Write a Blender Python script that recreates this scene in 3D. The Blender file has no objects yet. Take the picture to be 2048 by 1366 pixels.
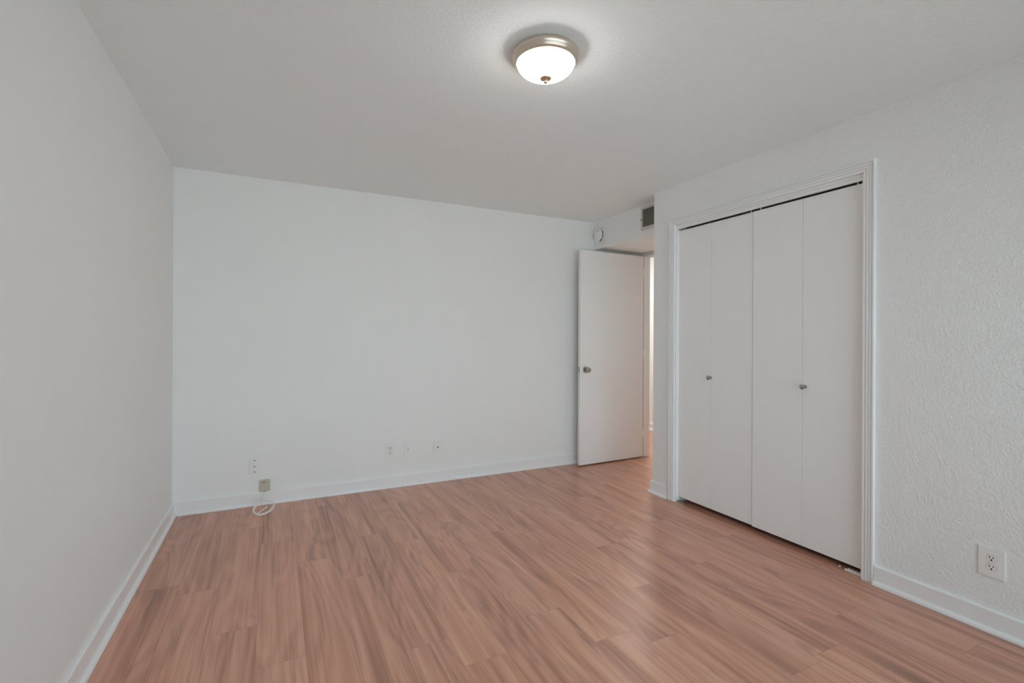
import bpy, bmesh, math, random
from mathutils import Vector, Matrix, Euler
random.seed(7)
sc = bpy.context.scene
C = sc.collection
PI = math.pi

# ---------------------------------------------------------------- camera
H = 2.44                       # ceiling height
cam_d = bpy.data.cameras.new('camera'); cam = bpy.data.objects.new('camera', cam_d); C.objects.link(cam)
cam_d.sensor_width = 36.0; cam_d.sensor_fit = 'HORIZONTAL'
cam_d.lens = 964.9 / 2048 * 36.0
cam_d.shift_y = -6.5 / 2048
cam_d.clip_start = 0.02
YAW, PITCH, ROLL = 0.459, -0.00086, 0.00469
fw = Vector((math.sin(YAW), math.cos(YAW), 0)); rt = Vector((math.cos(YAW), -math.sin(YAW), 0)); up = Vector((0, 0, 1))
f2 = fw * math.cos(PITCH) + up * math.sin(PITCH); u2 = -fw * math.sin(PITCH) + up * math.cos(PITCH)
r3 = rt * math.cos(ROLL) + u2 * math.sin(ROLL); u3 = -rt * math.sin(ROLL) + u2 * math.cos(ROLL)
M = Matrix((r3, u3, -f2)).transposed().to_4x4(); M.translation = Vector((0, 0, 1.256))
cam.matrix_world = M
sc.camera = cam

# ---------------------------------------------------------------- light and exposure
sc.view_settings.view_transform = 'Standard'; sc.view_settings.look = 'None'
sc.view_settings.gamma = 1.0; sc.view_settings.use_curve_mapping = False
sc.view_settings.exposure = -0.04   # all levels are set by the lights
sc.cycles.use_denoising = True
sc.cycles.max_bounces = 14; sc.cycles.diffuse_bounces = 9; sc.cycles.glossy_bounces = 4
sc.cycles.transparent_max_bounces = 8
sc.cycles.sample_clamp_indirect = 6.0
SKY = 4.2
w = bpy.data.worlds.new('daylight'); sc.world = w; w.use_nodes = True
nt = w.node_tree; nt.nodes.clear()
wo = nt.nodes.new('ShaderNodeOutputWorld'); bg = nt.nodes.new('ShaderNodeBackground')
tc = nt.nodes.new('ShaderNodeTexCoord'); sp = nt.nodes.new('ShaderNodeSeparateXYZ'); cr = nt.nodes.new('ShaderNodeValToRGB')
nt.links.new(tc.outputs['Generated'], sp.inputs[0]); nt.links.new(sp.outputs['Z'], cr.inputs[0])
cr.color_ramp.elements[0].position = 0.0; cr.color_ramp.elements[0].color = (0.75, 0.922, 1.0, 1)
cr.color_ramp.elements[1].position = 1.0; cr.color_ramp.elements[1].color = (0.60, 0.845, 1.0, 1)
nt.links.new(cr.outputs[0], bg.inputs[0]); bg.inputs[1].default_value = SKY
nt.links.new(bg.outputs[0], wo.inputs[0])
sun_d = bpy.data.lights.new('sun', 'SUN'); sun_d.energy = 17.5; sun_d.angle = math.radians(1.5); sun_d.color = (.95, 1.0, 1.0)
sun = bpy.data.objects.new('sun', sun_d); C.objects.link(sun); sun.location = (4, 8, 12)
sun.rotation_euler = (math.radians(-42), 0, math.radians(12))   # comes over the roof; only lights the added paving, bouncing light indoors
LAMP_W = 27.0      # glass bowl emission strength
HALL_W = 21.0     # hall ceiling lamp, watts

# room dimensions (metres)
XL, YB, XR, XS, YE, YR = -0.631, 4.073, 2.781, 2.946, 3.02, -0.62
XD, XD2, XH = 3.528, 3.602, 4.66            # door wall faces, hall far wall
OP0, OP1, OPZ = 1.452, 2.784, 2.128       # closet opening
DY0, DY1, DZ = 3.165, 3.990, 2.140        # bedroom doorway
WX0, WX1, WZ0, WZ1 = -0.25, 2.65, 0.06, 2.10   # unseen window behind the camera, enlarged to add light

# ---------------------------------------------------------------- helpers
def obj(name, bm, mat, parent=None, smooth=False, bevel=0, seg=2):
    me = bpy.data.meshes.new(name); bmesh.ops.recalc_face_normals(bm, faces=bm.faces[:]); bm.to_mesh(me); bm.free()
    o = bpy.data.objects.new(name, me); C.objects.link(o)
    if mat: me.materials.append(mat)
    if smooth:
        for p in me.polygons: p.use_smooth = True
        try: me.set_sharp_from_angle(angle=math.radians(38))
        except Exception: pass
    if bevel:
        b = o.modifiers.new('bevel', 'BEVEL'); b.width = bevel; b.segments = seg; b.limit_method = 'ANGLE'; b.angle_limit = math.radians(40)
    if parent: o.parent = parent
    return o
def tag(o, label, cat, kind=None, group=None):
    o['label'] = label; o['category'] = cat
    if kind: o['kind'] = kind
    if group: o['group'] = group
    return o
def thing(name, loc, label, cat, rz=0, kind=None, group=None):
    o = bpy.data.objects.new(name, None); C.objects.link(o); o.empty_display_size = .05
    o.location = loc; o.rotation_euler = (0, 0, rz)
    return tag(o, label, cat, kind, group)
def box(bm, x0, x1, y0, y1, z0, z1):
    vs = [bm.verts.new((x, y, z)) for z in (z0, z1) for y in (y0, y1) for x in (x0, x1)]
    for f in ((0, 1, 3, 2), (4, 5, 7, 6), (0, 1, 5, 4), (2, 3, 7, 6), (0, 2, 6, 4), (1, 3, 7, 5)):
        bm.faces.new([vs[i] for i in f])
    return bm
def bx(*a):
    return box(bmesh.new(), *a)
def grid_wall(bm, axis, c0, c1, us, zs, holes):
    """solid wall between planes c0,c1 (axis 'x' or 'y'), cut on the u/z lines; holes = set of (i,j) cells left open; welded"""
    def P(c, u, z): return (c, u, z) if axis == 'x' else (u, c, z)
    V = {}
    def vt(k, i, j):
        if (k, i, j) not in V: V[(k, i, j)] = bm.verts.new(P((c0, c1)[k], us[i], zs[j]))
        return V[(k, i, j)]
    n, m = len(us) - 1, len(zs) - 1
    solid = lambda i, j: 0 <= i < n and 0 <= j < m and (i, j) not in holes
    for i in range(n):
        for j in range(m):
            if not solid(i, j): continue
            for k in (0, 1): bm.faces.new([vt(k, i, j), vt(k, i + 1, j), vt(k, i + 1, j + 1), vt(k, i, j + 1)])
            for (di, dj, a, b) in ((-1, 0, (i, j), (i, j + 1)), (1, 0, (i + 1, j), (i + 1, j + 1)), (0, -1, (i, j), (i + 1, j)), (0, 1, (i, j + 1), (i + 1, j + 1))):
                if not solid(i + di, j + dj):
                    bm.faces.new([vt(0, *a), vt(0, *b), vt(1, *b), vt(1, *a)])
    return bm
def lathe(bm, prof, n=48, mat=None):
    """prof: (r, z) pairs about the z axis; r=0 ends close"""
    rings = []
    for r, z in prof:
        if r < 1e-6: rings.append([bm.verts.new((0, 0, z))])
        else: rings.append([bm.verts.new((r * math.cos(2 * PI * i / n), r * math.sin(2 * PI * i / n), z)) for i in range(n)])
    for a, b in zip(rings, rings[1:]):
        for i in range(n):
            j = (i + 1) % n
            if len(a) == 1 and len(b) == 1: continue
            if len(a) == 1: bm.faces.new([a[0], b[i], b[j]])
            elif len(b) == 1: bm.faces.new([a[i], a[j], b[0]])
            else: bm.faces.new([a[i], a[j], b[j], b[i]])
    return bm
def xform(bm, m, verts=None):
    bmesh.ops.transform(bm, matrix=m, verts=verts or bm.verts[:]); return bm
def sweep(bm, prof, path, nrm, closed=False):
    """prof: (d, z) pairs; path: xy points; nrm: list of offset normals per point (mitred)"""
    rings = []
    for (px, py), (nx, ny) in zip(path, nrm):
        rings.append([bm.verts.new((px + nx * d, py + ny * d, z)) for d, z in prof])
    m = len(prof)
    for a, b in zip(rings, rings[1:]):
        for i in range(m):
            j = (i + 1) % m
            bm.faces.new([a[i], a[j], b[j], b[i]])
    bm.faces.new(rings[0]); bm.faces.new(rings[-1][::-1])
    return bm
def tube(bm, pts, r, n=10):
    pts = [Vector(p) for p in pts]; rings = []; ref = Vector((0, 0, 1))
    for i, p in enumerate(pts):
        t = (pts[min(i + 1, len(pts) - 1)] - pts[max(i - 1, 0)]).normalized()
        a = t.cross(ref)
        if a.length < 1e-3: a = t.cross(Vector((1, 0, 0)))
        a.normalize(); b = t.cross(a).normalized()
        rings.append([bm.verts.new(p + (a * math.cos(2 * PI * k / n) + b * math.sin(2 * PI * k / n)) * r) for k in range(n)])
    for A, B in zip(rings, rings[1:]):
        for k in range(n): bm.faces.new([A[k], A[(k + 1) % n], B[(k + 1) % n], B[k]])
    bm.faces.new(rings[0]); bm.faces.new(rings[-1])
    return bm
TO_FRONT = Matrix.Rotation(math.radians(90), 4, 'X')       # +z axis -> -y axis (faces the room on the back wall)

# ---------------------------------------------------------------- materials
def mat(name, col, rough=.6, metal=0, spec=.5, bump=None, coat=0):
    m = bpy.data.materials.new(name); m.use_nodes = True; t = m.node_tree; b = t.nodes['Principled BSDF']
    b.inputs['Base Color'].default_value = (*col, 1); b.inputs['Roughness'].default_value = rough
    b.inputs['Metallic'].default_value = metal; b.inputs['Specular IOR Level'].default_value = spec
    b.inputs['Coat Weight'].default_value = coat
    # a faint tonal unevenness keeps every surface procedural
    tcn = t.nodes.new('ShaderNodeTexCoord')
    n0 = t.nodes.new('ShaderNodeTexNoise'); n0.inputs['Scale'].default_value = 2.3; n0.inputs['Detail'].default_value = 3
    t.links.new(tcn.outputs['Object'], n0.inputs['Vector'])
    mr = t.nodes.new('ShaderNodeMapRange'); mr.inputs[3].default_value = .985; mr.inputs[4].default_value = 1.015
    t.links.new(n0.outputs['Fac'], mr.inputs[0])
    vm = t.nodes.new('ShaderNodeVectorMath'); vm.operation = 'SCALE'; vm.inputs[0].default_value = col
    t.links.new(mr.outputs[0], vm.inputs['Scale']); t.links.new(vm.outputs[0], b.inputs['Base Color'])
    if bump:
        sc_, st, dist = bump
        n = t.nodes.new('ShaderNodeTexNoise'); n.inputs['Scale'].default_value = sc_; n.inputs['Detail'].default_value = 3; n.inputs['Roughness'].default_value = .55
        t.links.new(tcn.outputs['Object'], n.inputs['Vector'])
        rr = t.nodes.new('ShaderNodeMapRange'); rr.inputs[1].default_value = .42; rr.inputs[2].default_value = .66
        t.links.new(n.outputs['Fac'], rr.inputs[0])
        bp = t.nodes.new('ShaderNodeBump'); bp.inputs['Strength'].default_value = st; bp.inputs['Distance'].default_value = dist
        t.links.new(rr.outputs[0], bp.inputs['Height']); t.links.new(bp.outputs[0], b.inputs['Normal'])
    return m
WALL = (.848, .858, .85)
m_wall = mat('smooth_wall_paint', WALL, .62, bump=(45, .10, .002))
m_wall_tex = mat('orange_peel_wall_paint', WALL, .60, bump=(75, .5, .003))
m_ceil = mat('textured_ceiling_paint', (.885, .917, .915), .8, bump=(85, .35, .003))
m_trim = mat('semigloss_trim_paint', (.86, .865, .865), .32)
m_door = mat('gloss_door_paint', (.84, .84, .835), .30)
m_closet = mat('closet_door_paint', (.86, .86, .855), .36)
m_plate = mat('white_plastic', (.84, .84, .83), .30)
m_dark = mat('dark_slot', (.015, .015, .015), .6)
m_black = mat('closet_shade_black', (.10, .09, .08), .9)
m_nickel = mat('brushed_nickel', (.68, .59, .49), .34, 1.0)
m_brass = mat('satin_champagne_metal', (.60, .49, .36), .4, 1.0)
m_chrome = mat('polished_chrome', (.44, .43, .415), .14, 1.0)
m_steel = mat('zinc_steel', (.55, .52, .47), .35, 1.0)
m_beige = mat('aged_beige_plastic', (.56, .52, .41), .5)
m_ink = mat('black_print', (.03, .028, .02), .6)
m_cable = mat('white_vinyl_cable', (.82, .80, .77), .42)
m_louver = mat('taupe_louver_metal', (.17, .155, .13), .55)
m_bounce_paving = mat('light_bounce_paving', (.50, .495, .48), .9, bump=(40, .3, .01))
m_red = mat('green_lens', (.05, .12, .05), .3)

m_bowl = bpy.data.materials.new('lit_frosted_glass'); m_bowl.use_nodes = True
t = m_bowl.node_tree; t.nodes.clear(); o_ = t.nodes.new('ShaderNodeOutputMaterial'); e_ = t.nodes.new('ShaderNodeEmission')
e_.inputs[0].default_value = (1.0, 1.0, .955, 1); e_.inputs[1].default_value = LAMP_W; t.links.new(e_.outputs[0], o_.inputs[0])

m_glass = bpy.data.materials.new('window_glass'); m_glass.use_nodes = True
t = m_glass.node_tree; t.nodes.clear(); o_ = t.nodes.new('ShaderNodeOutputMaterial')
tr = t.nodes.new('ShaderNodeBsdfTransparent'); gl = t.nodes.new('ShaderNodeBsdfGlossy'); gl.inputs['Roughness'].default_value = .02
fr = t.nodes.new('ShaderNodeFresnel'); fr.inputs[0].default_value = 1.45; mx = t.nodes.new('ShaderNodeMixShader')
t.links.new(fr.outputs[0], mx.inputs[0]); t.links.new(tr.outputs[0], mx.inputs[1]); t.links.new(gl.outputs[0], mx.inputs[2]); t.links.new(mx.outputs[0], o_.inputs[0])

# wood plank floor: grain follows each plank; per-plank seed comes from the mesh attribute
def floor_material():
    m = bpy.data.materials.new('reddish_walnut_planks'); m.use_nodes = True; t = m.node_tree; L = t.links.new
    b = t.nodes['Principled BSDF']
    N = lambda k: t.nodes.new(k)
    tcn = N('ShaderNodeTexCoord'); at = N('ShaderNodeAttribute'); at.attribute_name = 'plank'
    uv = N('ShaderNodeUVMap'); uv.uv_map = 'UVMap'
    sp_ = N('ShaderNodeSeparateColor'); L(at.outputs['Color'], sp_.inputs[0])
    seed = N('ShaderNodeMath'); seed.operation = 'MULTIPLY'; seed.inputs[1].default_value = 37.0; L(sp_.outputs[0], seed.inputs[0])
    def mapping(sx, sy, src):
        mp = N('ShaderNodeMapping'); mp.inputs['Scale'].default_value = (sx, sy, 1); L(src, mp.inputs['Vector']); return mp.outputs[0]
    def noise(vec, scale, detail, rough=.5, dist=0.0):
        n = N('ShaderNodeTexNoise'); n.noise_dimensions = '4D'; n.inputs['Scale'].default_value = scale; n.inputs['Detail'].default_value = detail
        n.inputs['Roughness'].default_value = rough; n.inputs['Distortion'].default_value = dist
        L(vec, n.inputs['Vector']); L(seed.outputs[0], n.inputs['W']); return n.outputs['Fac']
    def math_(op, a, b_=None, v=None):
        n = N('ShaderNodeMath'); n.operation = op
        if hasattr(a, 'links'): L(a, n.inputs[0])
        else: n.inputs[0].default_value = a
        if b_ is not None: L(b_, n.inputs[1])
        elif v is not None: n.inputs[1].default_value = v
        return n.outputs[0]
    def ramp(x, pts):
        r = N('ShaderNodeValToRGB'); e = r.color_ramp.elements
        while len(e) < len(pts): e.new(.5)
        for el, (p, c) in zip(e, pts): el.position = p; el.color = (*c, 1) if len(c) == 3 else c
        L(x, r.inputs[0]); return r.outputs[0]
    def mixc(f, a, b_, mode='MIX', fv=None):
        n = N('ShaderNodeMix'); n.data_type = 'RGBA'; n.blend_type = mode
        if f is not None: L(f, n.inputs[0])
        else: n.inputs[0].default_value = fv
        for k, v in ((6, a), (7, b_)):
            if hasattr(v, 'links'): L(v, n.inputs[k])
            else: n.inputs[k].default_value = (*v, 1)
        return n.outputs[2]
    O = tcn.outputs['Object']
    band = noise(mapping(11, .6, O), 1.0, 2, .5, .5)          # broad light/dark bands along the plank
    # cathedral figure: contour lines of a smooth stretched field
    field = noise(mapping(5.5, .8, O), 1.0, 1, .4, .3)
    rings = math_('SINE', math_('MULTIPLY', field, v=70.0))
    rings = math_('MULTIPLY_ADD', rings, v=.5); t.nodes[-1].inputs[2].default_value = .5
    fine = noise(mapping(170, 1.6, O), 1.0, 3, .65)
    streak = noise(mapping(56, .85, O), 1.0, 3, .6, .25)
    dark = noise(mapping(13, 2.2, O), 1.0, 2, .45, 1.3)
    v = math_('MULTIPLY', band, v=.95)
    v = math_('ADD', v, math_('MULTIPLY', streak, v=.60))
    v = math_('ADD', v, math_('MULTIPLY', fine, v=.42))
    v = math_('ADD', v, math_('MULTIPLY', rings, v=.13))
    v = math_('ADD', v, math_('MULTIPLY', sp_.outputs[1], v=.09))
    v = math_('SUBTRACT', v, v=.52)
    col = ramp(v, [(.20, (.285, .125, .082)), (.37, (.420, .190, .125)), (.50, (.530, .250, .165)), (.62, (.600, .294, .198)), (.80, (.69, .365, .252))])
    dk = ramp(dark, [(.61, (0, 0, 0)), (.76, (1, 1, 1))])
    dk = math_('MULTIPLY', dk, v=.52)
    col = mixc(dk, col, (.200, .108, .078))
    # narrow dark mineral lines running with the grain
    line = noise(mapping(26, .45, O), 1.0, 1, .4, .8)
    ln = math_('ABSOLUTE', math_('SUBTRACT', line, v=.56))
    lr = ramp(ln, [(.0, (1, 1, 1)), (.016, (0, 0, 0))])
    msk = ramp(noise(mapping(4, 1.3, O), 1.0, 1), [(.50, (0, 0, 0)), (.62, (1, 1, 1))])
    col = mixc(math_('MULTIPLY', math_('MULTIPLY', lr, msk), v=.5), col, (.22, .115, .075))
    col = mixc(None, col, ramp(sp_.outputs[2], [(0, (.97, .98, 1.0)), (1, (1.02, 1.0, .97))]), 'MULTIPLY', .8)
    # joints: uv.x across the plank (0..1), uv.y metres along it, blue-free edge distance baked in uv
    su = N('ShaderNodeSeparateXYZ'); L(uv.outputs[0], su.inputs[0])
    e = math_('MINIMUM', su.outputs[0], math_('SUBTRACT', 1.0, su.outputs[0]))
    e = math_('MULTIPLY', e, v=.18)
    d2 = math_('MINIMUM', e, su.outputs[1])
    L2 = N('ShaderNodeUVMap'); L2.uv_map = 'END'; s2 = N('ShaderNodeSeparateXYZ'); L(L2.outputs[0], s2.inputs[0])
    d3 = math_('MINIMUM', d2, s2.outputs[0])
    seam = ramp(math_('MULTIPLY', d3, v=400.0), [(.25, (1, 1, 1)), (.75, (0, 0, 0))])
    col = mixc(math_('MULTIPLY', seam, v=.30), col, (.12, .06, .04))
    L(col, b.inputs['Base Color'])
    rg = N('ShaderNodeMapRange'); rg.inputs[3].default_value = .27; rg.inputs[4].default_value = .36; L(streak, rg.inputs[0])
    L(rg.outputs[0], b.inputs['Roughness'])
    b.inputs['Specular IOR Level'].default_value = .85
    bp = N('ShaderNodeBump'); bp.inputs['Strength'].default_value = .10; bp.inputs['Distance'].default_value = .002
    hh = math_('ADD', fine, math_('MULTIPLY', streak, v=.8)); L(hh, bp.inputs['Height']); L(bp.outputs[0], b.inputs['Normal'])
    return m
m_floor = floor_material()

# ---------------------------------------------------------------- the room shell
def build_floor():
    bm = bmesh.new(); uvl = bm.loops.layers.uv.new('UVMap'); endl = bm.loops.layers.uv.new('END')
    cl = bm.loops.layers.float_color.new('plank')
    X0, X1, Y0, Y1, PW, PL = XL - .12, XH + .12, YR - .12, 6.4, .18, 1.22
    fixed = {0.48: 1.92, 0.84: 2.45, 1.02: 1.915, 2.10: 1.95, -0.06: 3.28, -0.24: 2.37, .66: 2.95, .30: 2.62, .12: 1.70, 1.20: 1.63, 1.38: 2.75}
    k0 = math.floor((X0 - .12) / PW)
    k = k0
    while True:
        xa = .12 + k * PW; xb = xa + PW
        if xa >= X1: break
        y = None
        for fx, fy in fixed.items():
            if abs(fx - xa) < .02: y = fy
        if y is None: y = random.uniform(0, PL)
        y -= PL * math.ceil((y - Y0) / PL)
        while y < Y1:
            ya, yb = y, y + PL
            c = (random.random(), random.random(), random.random(), 1)
            x0, x1, y0, y1 = max(xa, X0), min(xb, X1), max(ya, Y0), min(yb, Y1)
            if x1 > x0 and y1 > y0:
                vs = [bm.verts.new((x, yy, 0)) for x, yy in ((x0, y0), (x1, y0), (x1, y1), (x0, y1))]
                f = bm.faces.new(vs)
                for lp in f.loops:
                    p = lp.vert.co
                    lp[uvl].uv = ((p.x - xa) / PW, p.y - ya); lp[endl].uv = (yb - p.y, 0); lp[cl] = c
            y += PL
        k += 1
    # slab underneath
    box(bm, X0, X1, Y0, Y1, -.12, -.002)
    o = obj('floor', bm, m_floor)
    return tag(o, 'reddish brown wood plank floor running through the bedroom and hall', 'floor', 'structure')
build_floor()
tag(obj('ceiling', bx(XL - .12, XH + .12, YR - .12, 6.4, H, H + .12), m_ceil), 'textured white ceiling with the dome light on it', 'ceiling', 'structure')
tag(obj('wall_left', bx(XL - .12, XL, YR - .12, YB + .12, 0, H), m_wall), 'plain white wall on the left side of the room', 'wall', 'structure')
tag(obj('wall_back', bx(XL, XD2, YB, YB + .12, 0, H), m_wall), 'plain white back wall facing the camera with four low wall plates', 'wall', 'structure')
bm = grid_wall(bmesh.new(), 'x', XR, XR + .12, [YR, OP0, OP1, YE], [0, OPZ, H], {(1, 0)})
tag(obj('wall_right', bm, m_wall_tex), 'textured white wall around the closet doors', 'wall', 'structure')
tag(obj('wall_closet', bx(XR + .12, XD, YE - .12, YE, 0, H), m_wall), 'short white wall turning the corner beside the closet', 'wall', 'structure')
bm = grid_wall(bmesh.new(), 'x', XD, XD2, [YR, DY0, DY1, YB], [0, DZ, H], {(1, 0)})
tag(obj('wall_door', bm, m_wall), 'white wall holding the doorway to the hall', 'wall', 'structure')
tag(obj('wall_soffit', bx(XS, XD, YE, YB, 2.162, H), m_wall), 'lowered white soffit box over the doorway alcove', 'soffit', 'structure')
bm = grid_wall(bmesh.new(), 'y', YR - .12, YR, [XL, WX0, WX1, XD2], [0, WZ0, WZ1, H], {(1, 1)})
tag(obj('wall_rear', bm, m_wall), 'white wall with the window behind the camera', 'wall', 'structure')
m_cl = bmesh.new(); box(m_cl, XR + .12, XD, 1.20, 1.30, 0, H)
tag(obj('wall_closet_end', m_cl, m_wall), 'inside end wall of the closet', 'wall', 'structure')
tag(obj('wall_hall', bx(XH, XH + .12, 2.0, 6.4, 0, H), m_wall), 'white hall wall seen through the doorway', 'wall', 'structure')
hb = bmesh.new(); box(hb, XD2, XH, 1.88, 2.0, 0, H)
tag(obj('wall_hall_near', hb, m_wall), 'near end wall of the hall', 'wall', 'structure')
hb = bmesh.new(); box(hb, XD2, XH, 6.28, 6.4, 0, H); box(hb, XD2 - .12, XD2, YB + .12, 6.4, 0, H)
tag(obj('wall_hall_far', hb, m_wall), 'far walls of the hall', 'wall', 'structure')
tag(obj('ground', bx(-14, 16, -30, YR - .13, -.30, -.14), m_bounce_paving), 'unseen paving outside the window, made pale to bounce light indoors', 'ground', 'structure')  # unseen paving, made pale to bounce sunlight up to the ceiling

# baseboards with shoe moulding
BB = [(0.0005, 0), (.030, 0), (.030, .006), (.0275, .013), (.0225, .019), (.0150, .0215), (.0150, .090), (.0135, .0945), (.0095, .0975), (.0005, .098)]
def baseboard(name, path, nrm, label):
    o = obj(name, sweep(bmesh.new(), BB, path, nrm), m_trim)
    return tag(o, label, 'baseboard', 'structure')
baseboard('baseboard_left', [(XL, YR + .001), (XL, YB)], [(1, 0), (1, -1)], 'white baseboard along the left wall')
baseboard('baseboard_back', [(XL, YB), (XD - .001, YB)], [(1, -1), (0, -1)], 'white baseboard along the back wall')
baseboard('baseboard_right', [(XR, YR + .001), (XR, 1.395)], [(-1, 0), (-1, 0)], 'white baseboard right of the closet under the outlet')
baseboard('baseboard_corner', [(XR, 2.849), (XR, YE), (XD - .001, YE)], [(-1, 0), (-1, 1), (0, 1)], 'short white baseboard wrapping the wall corner left of the closet')
baseboard('baseboard_hall', [(XH, 2.001), (XH, 6.279)], [(-1, 0), (-1, 0)], 'white baseboard of the hall seen through the doorway')

# ---------------------------------------------------------------- closet casing (trim_1), jambs and track
CP = [(.000, .0), (.000, .0110), (.002, .0135), (.0115, .0135), (.0125, .0085), (.0155, .0085), (.0175, .0145), (.0270, .0150), (.0280, .0090), (.0310, .0090), (.0330, .0150),
      (.0410, .0155), (.0420, .0100), (.0450, .0100), (.0465, .0170), (.0550, .0170), (.0565, .0155), (.0565, .0)]   # (w outward, thickness)
def casing():
    bm = bmesh.new(); y0, y1, zt = OP0 + .002, OP1 - .002, OPZ + .004
    x = XR - .0002
    rows = []
    for w_, th in CP:
        rows.append([(x - th, y0 - w_, 0), (x - th, y0 - w_, zt + w_), (x - th, y1 + w_, zt + w_), (x - th, y1 + w_, 0)])
    R = [[bm.verts.new(p) for p in r] for r in rows]
    n = len(R)
    for i in range(n):
        a, b = R[i], R[(i + 1) % n]
        for j in range(3): bm.faces.new([a[j], a[j + 1], b[j + 1], b[j]])
    bm.faces.new([r[0] for r in R]); bm.faces.new([r[3] for r in R])
    return obj('trim_1', bm, m_trim)
tr1 = tag(casing(), 'white grooved casing framing the closet opening', 'trim', 'structure')
bm = bmesh.new()
box(bm, XR + .0005, XR + .119, OP0 + .0005, OP0 + .012, 0, OPZ - .012)
box(bm, XR + .0005, XR + .119, OP1 - .012, OP1 - .0005, 0, OPZ - .012)
box(bm, XR + .0005, XR + .119, OP0 + .0005, OP1 - .0005, OPZ - .012, OPZ - .0005)
box(bm, XR + .008, XR + .020, OP0 + .012, OP1 - .012, OPZ - .030, OPZ - .012)
tr2 = tag(obj('trim_2', bm, m_trim), 'white jamb boards and track fascia inside the closet opening', 'trim', 'structure')
obj('track', bx(XR + .024, XR + .058, OP0 + .014, OP1 - .014, OPZ - .020, OPZ - .0125), m_black, tr2)  # near-black colour puts the unlit closet's shade into the track

# doorway frame (jambs, stop) in the alcove
bm = bmesh.new()
box(bm, XD - .004, XD2 + .004, DY1 - .018, DY1 - .0005, 0, DZ - .002)
box(bm, XD - .004, XD2 + .004, DY0 + .0005, DY0 + .018, 0, DZ - .002)
box(bm, XD - .004, XD2 + .004, DY0 + .018, DY1 - .018, DZ - .018, DZ - .002)
box(bm, XD + .036, XD + .068, DY0 + .018, DY1 - .018, DZ - .026, DZ - .018)
box(bm, XD + .036, XD + .068, DY0 + .018, DY0 + .030, 0, DZ - .026)
tag(obj('trim_3', bm, m_trim, bevel=.0015), 'white door jamb of the doorway to the hall', 'trim', 'structure')

# ---------------------------------------------------------------- bedroom door standing open (door_1)
def door_knob(parent, ysign):
    """ysign -1: room side"""
    rose = lathe(bmesh.new(), [(0, 0), (.0325, 0), (.0325, .003), (.030, .007), (.022, .0095), (.0135, .0105), (0, .0105)], 32)
    knob = lathe(bmesh.new(), [(0, .008), (.0125, .010), (.0115, .022), (.0135, .030), (.0225, .036), (.0265, .044), (.0262, .053), (.0225, .060), (.012, .0625), (.0115, .0605), (0, .0600)], 32)
    cyl = lathe(bmesh.new(), [(0, .0595), (.009, .0605), (.0085, .0635), (0, .0640)], 24)
    R = Matrix.Rotation(math.radians(90 if ysign < 0 else -90), 4, 'X')
    off = Matrix.Translation((.066, 0 if ysign < 0 else .035, .947 - .014))
    ro = obj('rose', xform(rose, off @ R), m_chrome, parent, True)
    kn = obj('door_knob', xform(knob, off @ R), m_chrome, parent, True)
    obj('lock_button', xform(cyl, off @ R), m_steel, kn, True)
d1 = thing('door_1', (2.679, 3.920, .014), 'plain white flush door standing open against the back wall', 'door', rz=0.028, kind='structure')
DW, DT, DH = .812, .035, 2.106
obj('door_leaf', bx(0, DW, 0, DT, 0, DH), m_door, d1, bevel=.0025)
door_knob(d1, -1); door_knob(d1, 1)
lp = obj('latch_plate', bx(-.0012, .0005, .006, .029, .947 - .014 - .029, .947 - .014 + .029), m_steel, d1)
obj('latch_bolt', bx(-.010, -.001, .011, .024, .947 - .022, .947 - .006), m_steel, lp, bevel=.002)
for hz in (.20, 1.04, 1.88):
    b_ = lathe(bmesh.new(), [(0, 0), (.0055, 0), (.0055, .089), (0, .089)], 16); xform(b_, Matrix.Translation((DW + .006, .006, hz)))
    obj('hinge', b_, m_trim, d1, True)

# ---------------------------------------------------------------- closet bifold doors (door_2, door_3)
PX = .0255   # recess of the door face behind the wall face
def closet_door(name, y0, y1, yfold, dx, label, knob_y, pins, zb=.036):
    yc = (y0 + y1) / 2
    t = thing(name, (XR + PX, yc, zb), label, 'door', kind='structure')
    top = 2.088 - zb
    for a, b in ((y0, yfold - .0008), (yfold + .0008, y1)):
        obj('panel', bx(dx, dx + .028, a - yc, b - yc, 0, top), m_closet, t, bevel=.0018)
    kb = lathe(bmesh.new(), [(0, 0), (.0105, 0), (.0105, .002), (.006, .005), (.0052, .013), (.008, .017), (.0135, .0205), (.0155, .026), (.0145, .031), (.0095, .0345), (0, .0352)], 28)
    xform(kb, Matrix.Translation((dx, knob_y - yc, .977 - zb)) @ Matrix.Rotation(math.radians(-90), 4, 'Y'))
    obj('knob', kb, m_chrome, t, True)
    for py in pins:
        pb = lathe(bmesh.new(), [(0, 0), (.004, 0), (.004, .022), (0, .022)], 12)
        xform(pb, Matrix.Translation((dx + .008, py - yc, top - .002)))
        obj('pivot_pin', pb, m_plate, t, True)
    return t
closet_door('door_2', 2.1345, OP1 - .014, 2.468, .005, 'farther white bifold closet door with its knob at the fold', 2.470, (2.728, 2.154))
closet_door('door_3', OP0 + .014, 2.1300, 1.799, 0, 'nearer white bifold closet door with its knob beside the fold', 1.782, (2.080, 1.504), .033)

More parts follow.
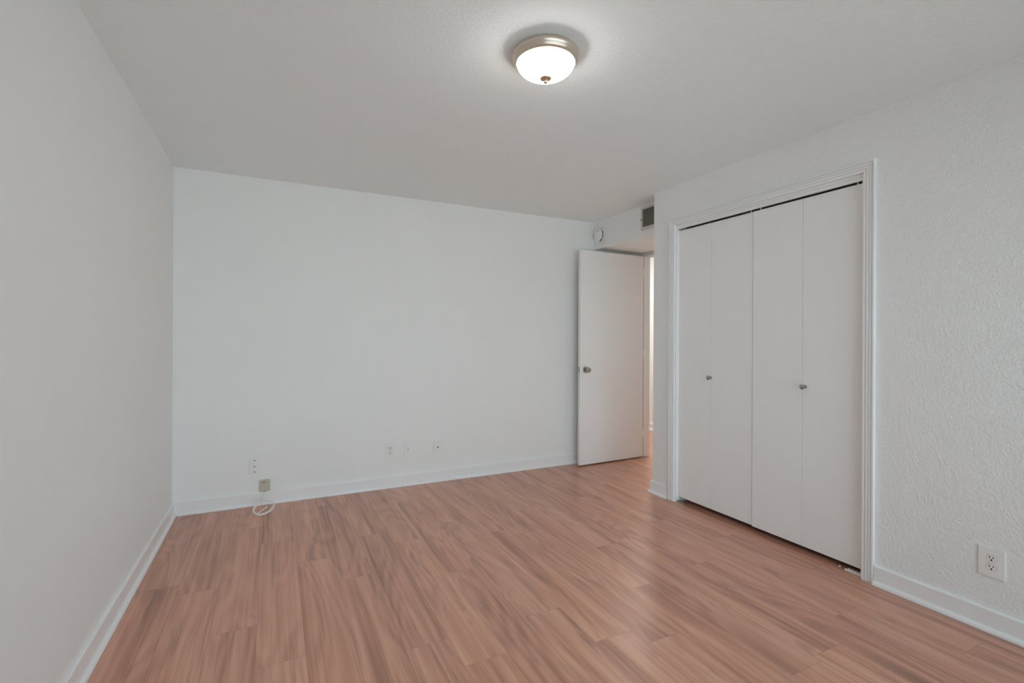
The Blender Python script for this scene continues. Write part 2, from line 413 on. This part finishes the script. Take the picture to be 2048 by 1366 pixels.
def bracket(y0, y1, label, m, dirty):
    t = thing('pivot_bracket', (XR + .02, (y0 + y1) / 2, 0.0005), label, 'bracket')
    hw = abs(y1 - y0) / 2
    bm = bx(-.010, .024, -hw, hw, 0, .003); box(bm, -.010, -.008, -hw, hw, .003, .011)
    obj('base_plate', bm, m, t, bevel=.0006)
    b2 = bmesh.new()
    for k in range(4): box(b2, .000, .012, -hw * .7 + k * hw * .42, -hw * .7 + k * hw * .42 + hw * .2, .0032, .012)
    obj('pivot_teeth', b2, m, t)
    s = lathe(bmesh.new(), [(0, 0), (.005, 0), (.004, .0025), (0, .003)], 16); xform(s, Matrix.Translation((.017, hw * .6, .003)))
    obj('screw', s, m_steel, t, True)
bracket(2.690, 2.768, 'scuffed metal floor bracket under the far end of the closet doors', m_steel, 1)
bracket(1.468, 1.548, 'white floor bracket under the near end of the closet doors', m_plate, 0)
bm = bmesh.new(); bmesh.ops.create_icosphere(bm, subdivisions=2, radius=.006)
for v in bm.verts: v.co.z = max(v.co.z, -.0035) * .75; v.co += Vector((random.uniform(-.001, .001),) * 3) * .6
chip = obj('paint_chip', bm, m_plate); chip.location = (XR + .030, 1.585, .0032)
tag(chip, 'tiny white crumb on the floor under the near closet door', 'debris')

# ---------------------------------------------------------------- ceiling light
cl_ = thing('ceiling_light', (1.003, 1.727, H), 'lit round dome ceiling light with brushed nickel rim', 'ceiling light')
obj('pan', lathe(bmesh.new(), [(0, -.0005), (.118, -.0005), (.1185, -.0130), (.1345, -.0165), (.1368, -.0190), (.1382, -.0240), (.1372, -.0300), (.1340, -.0365), (.1318, -.0385),
    (.1312, -.0400), (.1330, -.0415), (.1325, -.0445), (.1280, -.0500), (.1235, -.0540), (.1205, -.0545), (.1190, -.0520), (.1185, -.030), (.100, -.022), (0, -.022)], 96), m_nickel, cl_, True)
bp_ = [(.1178, -.0500)]
for k in range(1, 15):
    a = k / 14 * PI / 2; bp_.append((.1180 * math.cos(a) if k < 14 else 0, -.0515 - .0590 * math.sin(a)))
obj('glass_bowl', lathe(bmesh.new(), bp_, 96), m_bowl, cl_, True)
fin = obj('finial', lathe(bmesh.new(), [(0, -.1085), (.0225, -.1095), (.0240, -.1125), (.0225, -.1155), (.0150, -.1185), (.0090, -.1200), (.0070, -.1225), (0, -.1227)], 40), m_brass, cl_, True)
obj('finial_tip', lathe(bmesh.new(), [(0, -.1200), (.0060, -.1215), (.0090, -.1255), (.0080, -.1300), (.0040, -.1345), (0, -.1355)], 32), m_brass, fin, True)

# ---------------------------------------------------------------- smoke detector on the soffit
def smoke():
    t = thing('smoke_detector', (XS, 3.962, 2.292), 'round white smoke detector on the soffit near the back wall', 'smoke detector', rz=math.radians(-90))
    R = TO_FRONT
    obj('mounting_base', xform(lathe(bmesh.new(), [(0, .0004), (.068, .0004), (.070, .003), (.070, .009), (.066, .010), (0, .010)], 64), R), m_plate, t, True)
    obj('cover', xform(lathe(bmesh.new(), [(0, .010), (.062, .010), (.0655, .013), (.066, .020), (.063, .030), (.056, .036), (.045, .0385), (0, .040)], 64), R), m_plate, t, True)
    def slots(name, a0, a1, r, dr, h0, h1, m):
        bm = bmesh.new(); n = 10
        for i in range(n):
            p = []
            for a in (a0 + (a1 - a0) * i / n, a0 + (a1 - a0) * (i + 1) / n):
                for rr in (r, r + dr):
                    for hh in (h0, h1): p.append(bm.verts.new((rr * math.cos(a), -hh, rr * math.sin(a))))
            for f in ((0, 1, 3, 2), (4, 5, 7, 6), (0, 1, 5, 4), (2, 3, 7, 6), (0, 2, 6, 4), (1, 3, 7, 5)): bm.faces.new([p[k] for k in f])
        bmesh.ops.remove_doubles(bm, verts=bm.verts[:], dist=1e-5)
        return obj(name, bm, m, t)
    for a0, a1 in ((-75, -38), (-32, -4), (2, 34), (150, 178), (186, 216)):
        slots('air_slot', math.radians(a0), math.radians(a1), .0640, .0028, .016, .0245, m_dark)
    b = lathe(bmesh.new(), [(0, .0395), (.012, .0395), (.012, .0420), (.010, .0430), (0, .0430)], 24); xform(b, Matrix.Translation((-.012, 0, .0)) @ R)
    obj('test_button', b, m_plate, t, True)
    b = lathe(bmesh.new(), [(0, .0390), (.004, .0390), (.004, .0412), (0, .0412)], 16); xform(b, Matrix.Translation((.004, 0, .036)) @ R)
    obj('indicator_lens', b, m_dark, t, True)
    b = lathe(bmesh.new(), [(0, .0425), (.0028, .0425), (.0028, .0437), (0, .0437)], 16); xform(b, Matrix.Translation((-.012, 0, 0)) @ R)
    obj('speaker_hole', b, m_dark, t, True)
smoke()

# ---------------------------------------------------------------- air vent on the soffit
def vent():
    t = thing('air_vent', (XS, 3.2035, 2.322), 'grey louvered air supply vent high on the soffit', 'air vent', rz=math.radians(-90))
    W_, Hh = .304 / 2, .100
    bm = bmesh.new(); fr_ = .022
    for a in ((-W_, W_, -Hh, -Hh + fr_), (-W_, W_, Hh - fr_, Hh), (-W_, -W_ + fr_, -Hh + fr_, Hh - fr_), (W_ - fr_, W_, -Hh + fr_, Hh - fr_)):
        box(bm, a[0], a[1], -.010, -.0006, a[2], a[3])
    obj('frame', bm, m_vent, t, bevel=.002)
    obj('duct_backing', bx(-W_ + fr_, W_ - fr_, -.0022, -.0008, -Hh + fr_, Hh - fr_), m_louver, t)
    n = 12
    for k in range(n):
        z = -Hh + fr_ + (k + .5) * (2 * Hh - 2 * fr_) / n
        b = bx(-W_ + fr_, W_ - fr_, -.0006, .0006, -.0050, .0050)
        xform(b, Matrix.Translation((0, -.0062, z)) @ Matrix.Rotation(math.radians(35), 4, 'X'))
        obj('louver', b, m_louver, t)
    b = bx(-W_ + .008, -W_ + .016, -.020, -.010, -.018, -.008); obj('damper_lever', b, m_louver, t, bevel=.001)
m_vent = mat('off_white_vent_paint', (.62, .61, .58), .45)
vent()

# ---------------------------------------------------------------- wall plates
def rounded(bm, hw, hh, r, y0, y1, n=5):
    pts = []
    for cx, cz, a0 in ((hw - r, hh - r, 0), (-hw + r, hh - r, 90), (-hw + r, -hh + r, 180), (hw - r, -hh + r, 270)):
        for i in range(n + 1):
            a = math.radians(a0 + 90 * i / n); pts.append((cx + r * math.cos(a), cz + r * math.sin(a)))
    A = [bm.verts.new((x, y0, z)) for x, z in pts]; B = [bm.verts.new((x, y1, z)) for x, z in pts]
    bm.faces.new(A); bm.faces.new(B[::-1])
    for i in range(len(A)): j = (i + 1) % len(A); bm.faces.new([A[i], A[j], B[j], B[i]])
    return bm
def screw(t, z, m, r=.0032, y=-.0062, x=0):
    b = lathe(bmesh.new(), [(0, 0), (r, 0), (r * .8, .0012), (0, .0016)], 18); xform(b, Matrix.Translation((x, y, z)) @ TO_FRONT)
    s = obj('screw', b, m, t, True)
def outlet(loc, rz, w_, h_, label):
    t = thing('electrical_outlet', loc, label, 'outlet', rz=rz)
    obj('wall_plate', rounded(bmesh.new(), w_ / 2, h_ / 2, .003, -.0062, -.0005), m_plate, t, bevel=.0022)
    for s in (1, -1):
        bm = bmesh.new(); pts = []
        for i in range(40):
            a = 2 * PI * i / 40; x, z = .0172 * math.cos(a), .0172 * math.sin(a); z = max(-.0142, min(.0142, z)); pts.append((x, z))
        zc = s * .0195
        A = [bm.verts.new((x, -.0075, z + zc)) for x, z in pts]; B = [bm.verts.new((x, -.006, z + zc)) for x, z in pts]
        bm.faces.new(A); bm.faces.new(B[::-1])
        for i in range(40): bm.faces.new([A[i], A[(i + 1) % 40], B[(i + 1) % 40], B[i]])
        rc = obj('receptacle', bm, m_plate, t)
        for sx, hh in ((-.0063, .0046), (.0063, .0038)):
            obj('slot', bx(sx - .0016, sx + .0016, -.00775, -.0070, zc + .0040 - hh, zc + .0040 + hh), m_dark, rc)
        g = lathe(bmesh.new(), [(0, 0), (.0034, 0), (.0034, .0004), (0, .0004)], 16); xform(g, Matrix.Translation((0, -.0074, zc - .0078)) @ TO_FRONT)
        obj('ground_hole', g, m_dark, rc)
        rg = bmesh.new(); pr = []
        for i in range(40):
            a = 2 * PI * i / 40; x, z = .0182 * math.cos(a), .0182 * math.sin(a); z = max(-.0152, min(.0152, z)); pr.append((x, z))
        A = [rg.verts.new((x, -.0066, z + zc)) for x, z in pr]; B = [rg.verts.new((x, -.0058, z + zc)) for x, z in pr]
        rg.faces.new(A); rg.faces.new(B[::-1])
        for i in range(40): rg.faces.new([A[i], A[(i + 1) % 40], B[(i + 1) % 40], B[i]])
        obj('receptacle_gap_shade', rg, m_gap, t)  # grey rim paints the shade of the gap around the receptacle
    screw(t, 0, m_plate, .003)
    return t
m_gap = mat('grey_plastic_and_gap_shade', (.30, .30, .29), .6)
outlet((XR, .945, .297), math.radians(-90), .088, .127, 'white duplex electrical outlet on the right wall near the closet')
outlet((.877, YB, .308), 0, .076, .127, 'white duplex electrical outlet on the back wall, left of the two cable plates')
def jack(x, z, w_, h_, kind, label):
    t = thing('cable_plate', (x, YB, z), label, 'wall plate')
    obj('wall_plate', rounded(bmesh.new(), w_ / 2, h_ / 2, .003, -.0062, -.0005), m_plate, t, bevel=.0022)
    b = lathe(bmesh.new(), [(0, .006), (.0075, .006), (.0075, .0085), (.0050, .0088), (.0046, .0150), (.0028, .0152), (.0024, .0120), (0, .0118)], 24)
    xform(b, TO_FRONT); c = obj('cable_connector', b, m_steel if kind == 'coax' else m_gap, t, True)
    b = lathe(bmesh.new(), [(0, .0121), (.0023, .0121), (.0023, .0146), (0, .0148)], 16); xform(b, TO_FRONT); obj('connector_hole', b, m_dark, c, True)
    if kind == 'screws':
        for s in (1, -1): screw(t, s * h_ * .365, m_dark, .0042)
        c.data.materials[0] = m_steel
    else:
        for s in (1, -1): screw(t, s * h_ * .365, m_plate, .0032)
jack(-.124, .2905, .070, .115, 'screws', 'white cable plate with two dark screws above the beige phone box')
jack(1.029, .304, .070, .115, 'coax', 'white cable plate just right of the back wall outlet')
jack(1.291, .298, .076, .119, 'phone', 'rightmost white cable plate on the back wall')

# ---------------------------------------------------------------- beige surface phone jack and its cable
pj = thing('phone_jack_box', (-.0525, YB - .0155, .143), 'aged beige surface phone jack above the baseboard', 'phone jack')
obj('jack_body', rounded(bmesh.new(), .034, .041, .006, -.010, .0148), m_beige, pj, bevel=.003)
cv = obj('jack_cover', rounded(bmesh.new(), .0325, .0395, .006, -.0150, -.0100), m_beige, pj, bevel=.002)
ink = bmesh.new()
for x0, x1, z, th in ((-.026, -.019, .0245, .0022), (-.016, -.010, .0250, .0050), (-.010, .002, .0285, .0026), (-.010, -.003, .0205, .0024), (-.002, .010, .0225, .0026), (.011, .013, .0285, .0012)):
    a = len(ink.verts); vs = [(x0, z - th / 2 + 0), (x1, z - th / 2 + (x1 - x0) * .16), (x1, z + th / 2 + (x1 - x0) * .16), (x0, z + th / 2)]
    f1 = [ink.verts.new((x, -.0153, zz)) for x, zz in vs]; f0 = [ink.verts.new((x, -.0149, zz)) for x, zz in vs]
    ink.faces.new(f1); ink.faces.new(f0[::-1])
    for i in range(4): ink.faces.new([f1[i], f1[(i + 1) % 4], f0[(i + 1) % 4], f0[i]])
obj('printed_text', ink, m_ink, pj)
screw(pj, -.003, m_steel, .0034, -.0148, x=.002)
obj('jack_socket', bx(-.006, .006, -.011, .004, -.0425, -.0400), m_dark, pj)

cx, cy, cz = -.0580, 3.868, .0345
def ring_pt(a, R, lift=0):
    u, v = R * math.cos(a), R * math.sin(a)
    return Vector((cx + u * .93, cy + v * .95, cz + .36 * v + .17 * u + lift))
pts = [Vector((-.0535, YB - .020, .1010)), Vector((-.0545, YB - .0205, .092)), Vector((-.060, YB - .022, .075)), Vector((-.069, YB - .026, .055)), Vector((-.073, YB - .040, .046)), Vector((-.070, YB - .075, .045)), Vector((-.060, 3.965, .050))]
ctrl = list(pts)
n = 30; turns = 4
a_start = math.radians(100)
for i in range(int(n * turns) + 8):
    a = a_start + 2 * PI * i / n; k = i / n
    R = .0685 + .0048 * math.sin(2.4 * k + .4)
    ctrl.append(ring_pt(a, R, .0012 * math.sin(3.7 * k + 1.0) + .0040 * ((int(k * 1.0)) % 2) + .0015 * k * .4))
aend = a_start + 2 * PI * (n * turns + 8) / n
tail = [ring_pt(math.radians(228), .060, .004), Vector((-.066, 3.838, .030)), Vector((-.040, 3.870, .036))]
# smooth with Catmull-Rom
def crom(P, s=5):
    out = []
    for i in range(len(P) - 1):
        p0, p1, p2, p3 = P[max(i - 1, 0)], P[i], P[i + 1], P[min(i + 2, len(P) - 1)]
        for k in range(s):
            q = k / s; out.append(.5 * ((2 * p1) + (-p0 + p2) * q + (2 * p0 - 5 * p1 + 4 * p2 - p3) * q * q + (-p0 + 3 * p1 - 3 * p2 + p3) * q ** 3))
    out.append(P[-1]); return out
# stop the loops at the front left so that the tail leaves inwards
while len(ctrl) > 60 and not (abs(((a_start + 2 * PI * (len(ctrl) - len(pts) - 1) / n) % (2 * PI)) - math.radians(228)) < .12): ctrl.pop()
ctrl = ctrl[:-1] + tail
cable = thing('telephone_cable', (cx, cy, 0), 'white telephone cable hanging from the beige box and coiled on the floor', 'cable')
cab = obj('cord', xform(tube(bmesh.new(), crom(ctrl, 3), .0027, 8), Matrix.Translation((-cx, -cy, 0))), m_cable, cable, True)
b = bx(-.0045, .0045, -.010, .010, -.0035, .0035)
dvec = (tail[2] - tail[1]).normalized(); ang = math.atan2(dvec.y, dvec.x) - PI / 2
xform(b, Matrix.Translation(tail[2] - Vector((cx, cy, 0))) @ Matrix.Rotation(ang, 4, 'Z') @ Matrix.Rotation(math.asin(dvec.z), 4, 'X'))
obj('plug', b, m_cable, cable, bevel=.001)

# ---------------------------------------------------------------- unseen window behind the camera, made tall and wide for more daylight
wn = thing('window_1', ((WX0 + WX1) / 2, YR - .06, WZ0), 'unseen white framed window behind the camera, made tall and wide for more light', 'window', kind='structure')
xw, hw_ = (WX1 - WX0) / 2, WZ1 - WZ0
bm = bmesh.new()
for a in ((-xw, xw, 0, .045), (-xw, xw, hw_ - .045, hw_), (-xw, -xw + .045, .045, hw_ - .045), (xw - .045, xw, .045, hw_ - .045), (-.022, .022, .045, hw_ - .045)):
    box(bm, a[0] + .0005, a[1] - .0005, -.03, .03, a[2] + .0005, a[3] - .0005)
obj('window_frame', bm, m_trim, wn)
for a, b in ((-xw + .0455, -.0225), (.0225, xw - .0455)):
    obj('pane', bx(a, b, -.002, .002, .0455, hw_ - .0455), m_glass, wn)
# daylight portal: tells the renderer where the sky comes in
pl = bpy.data.lights.new('window_portal', 'AREA'); pl.shape = 'RECTANGLE'; pl.size = WX1 - WX0; pl.size_y = WZ1 - WZ0
pl.cycles.is_portal = True
po = bpy.data.objects.new('window_portal', pl); C.objects.link(po); po.location = ((WX0 + WX1) / 2, YR - .10, (WZ0 + WZ1) / 2); po.rotation_euler = (math.radians(90), 0, 0)

# hall ceiling lamp (out of view past the doorway)
hl = bpy.data.lights.new('hall_lamp', 'AREA'); hl.shape = 'DISK'; hl.size = .30; hl.energy = HALL_W; hl.color = (1.0, .96, .89)
ho = bpy.data.objects.new('hall_lamp', hl); C.objects.link(ho); ho.location = (4.12, 4.4, H - .06)
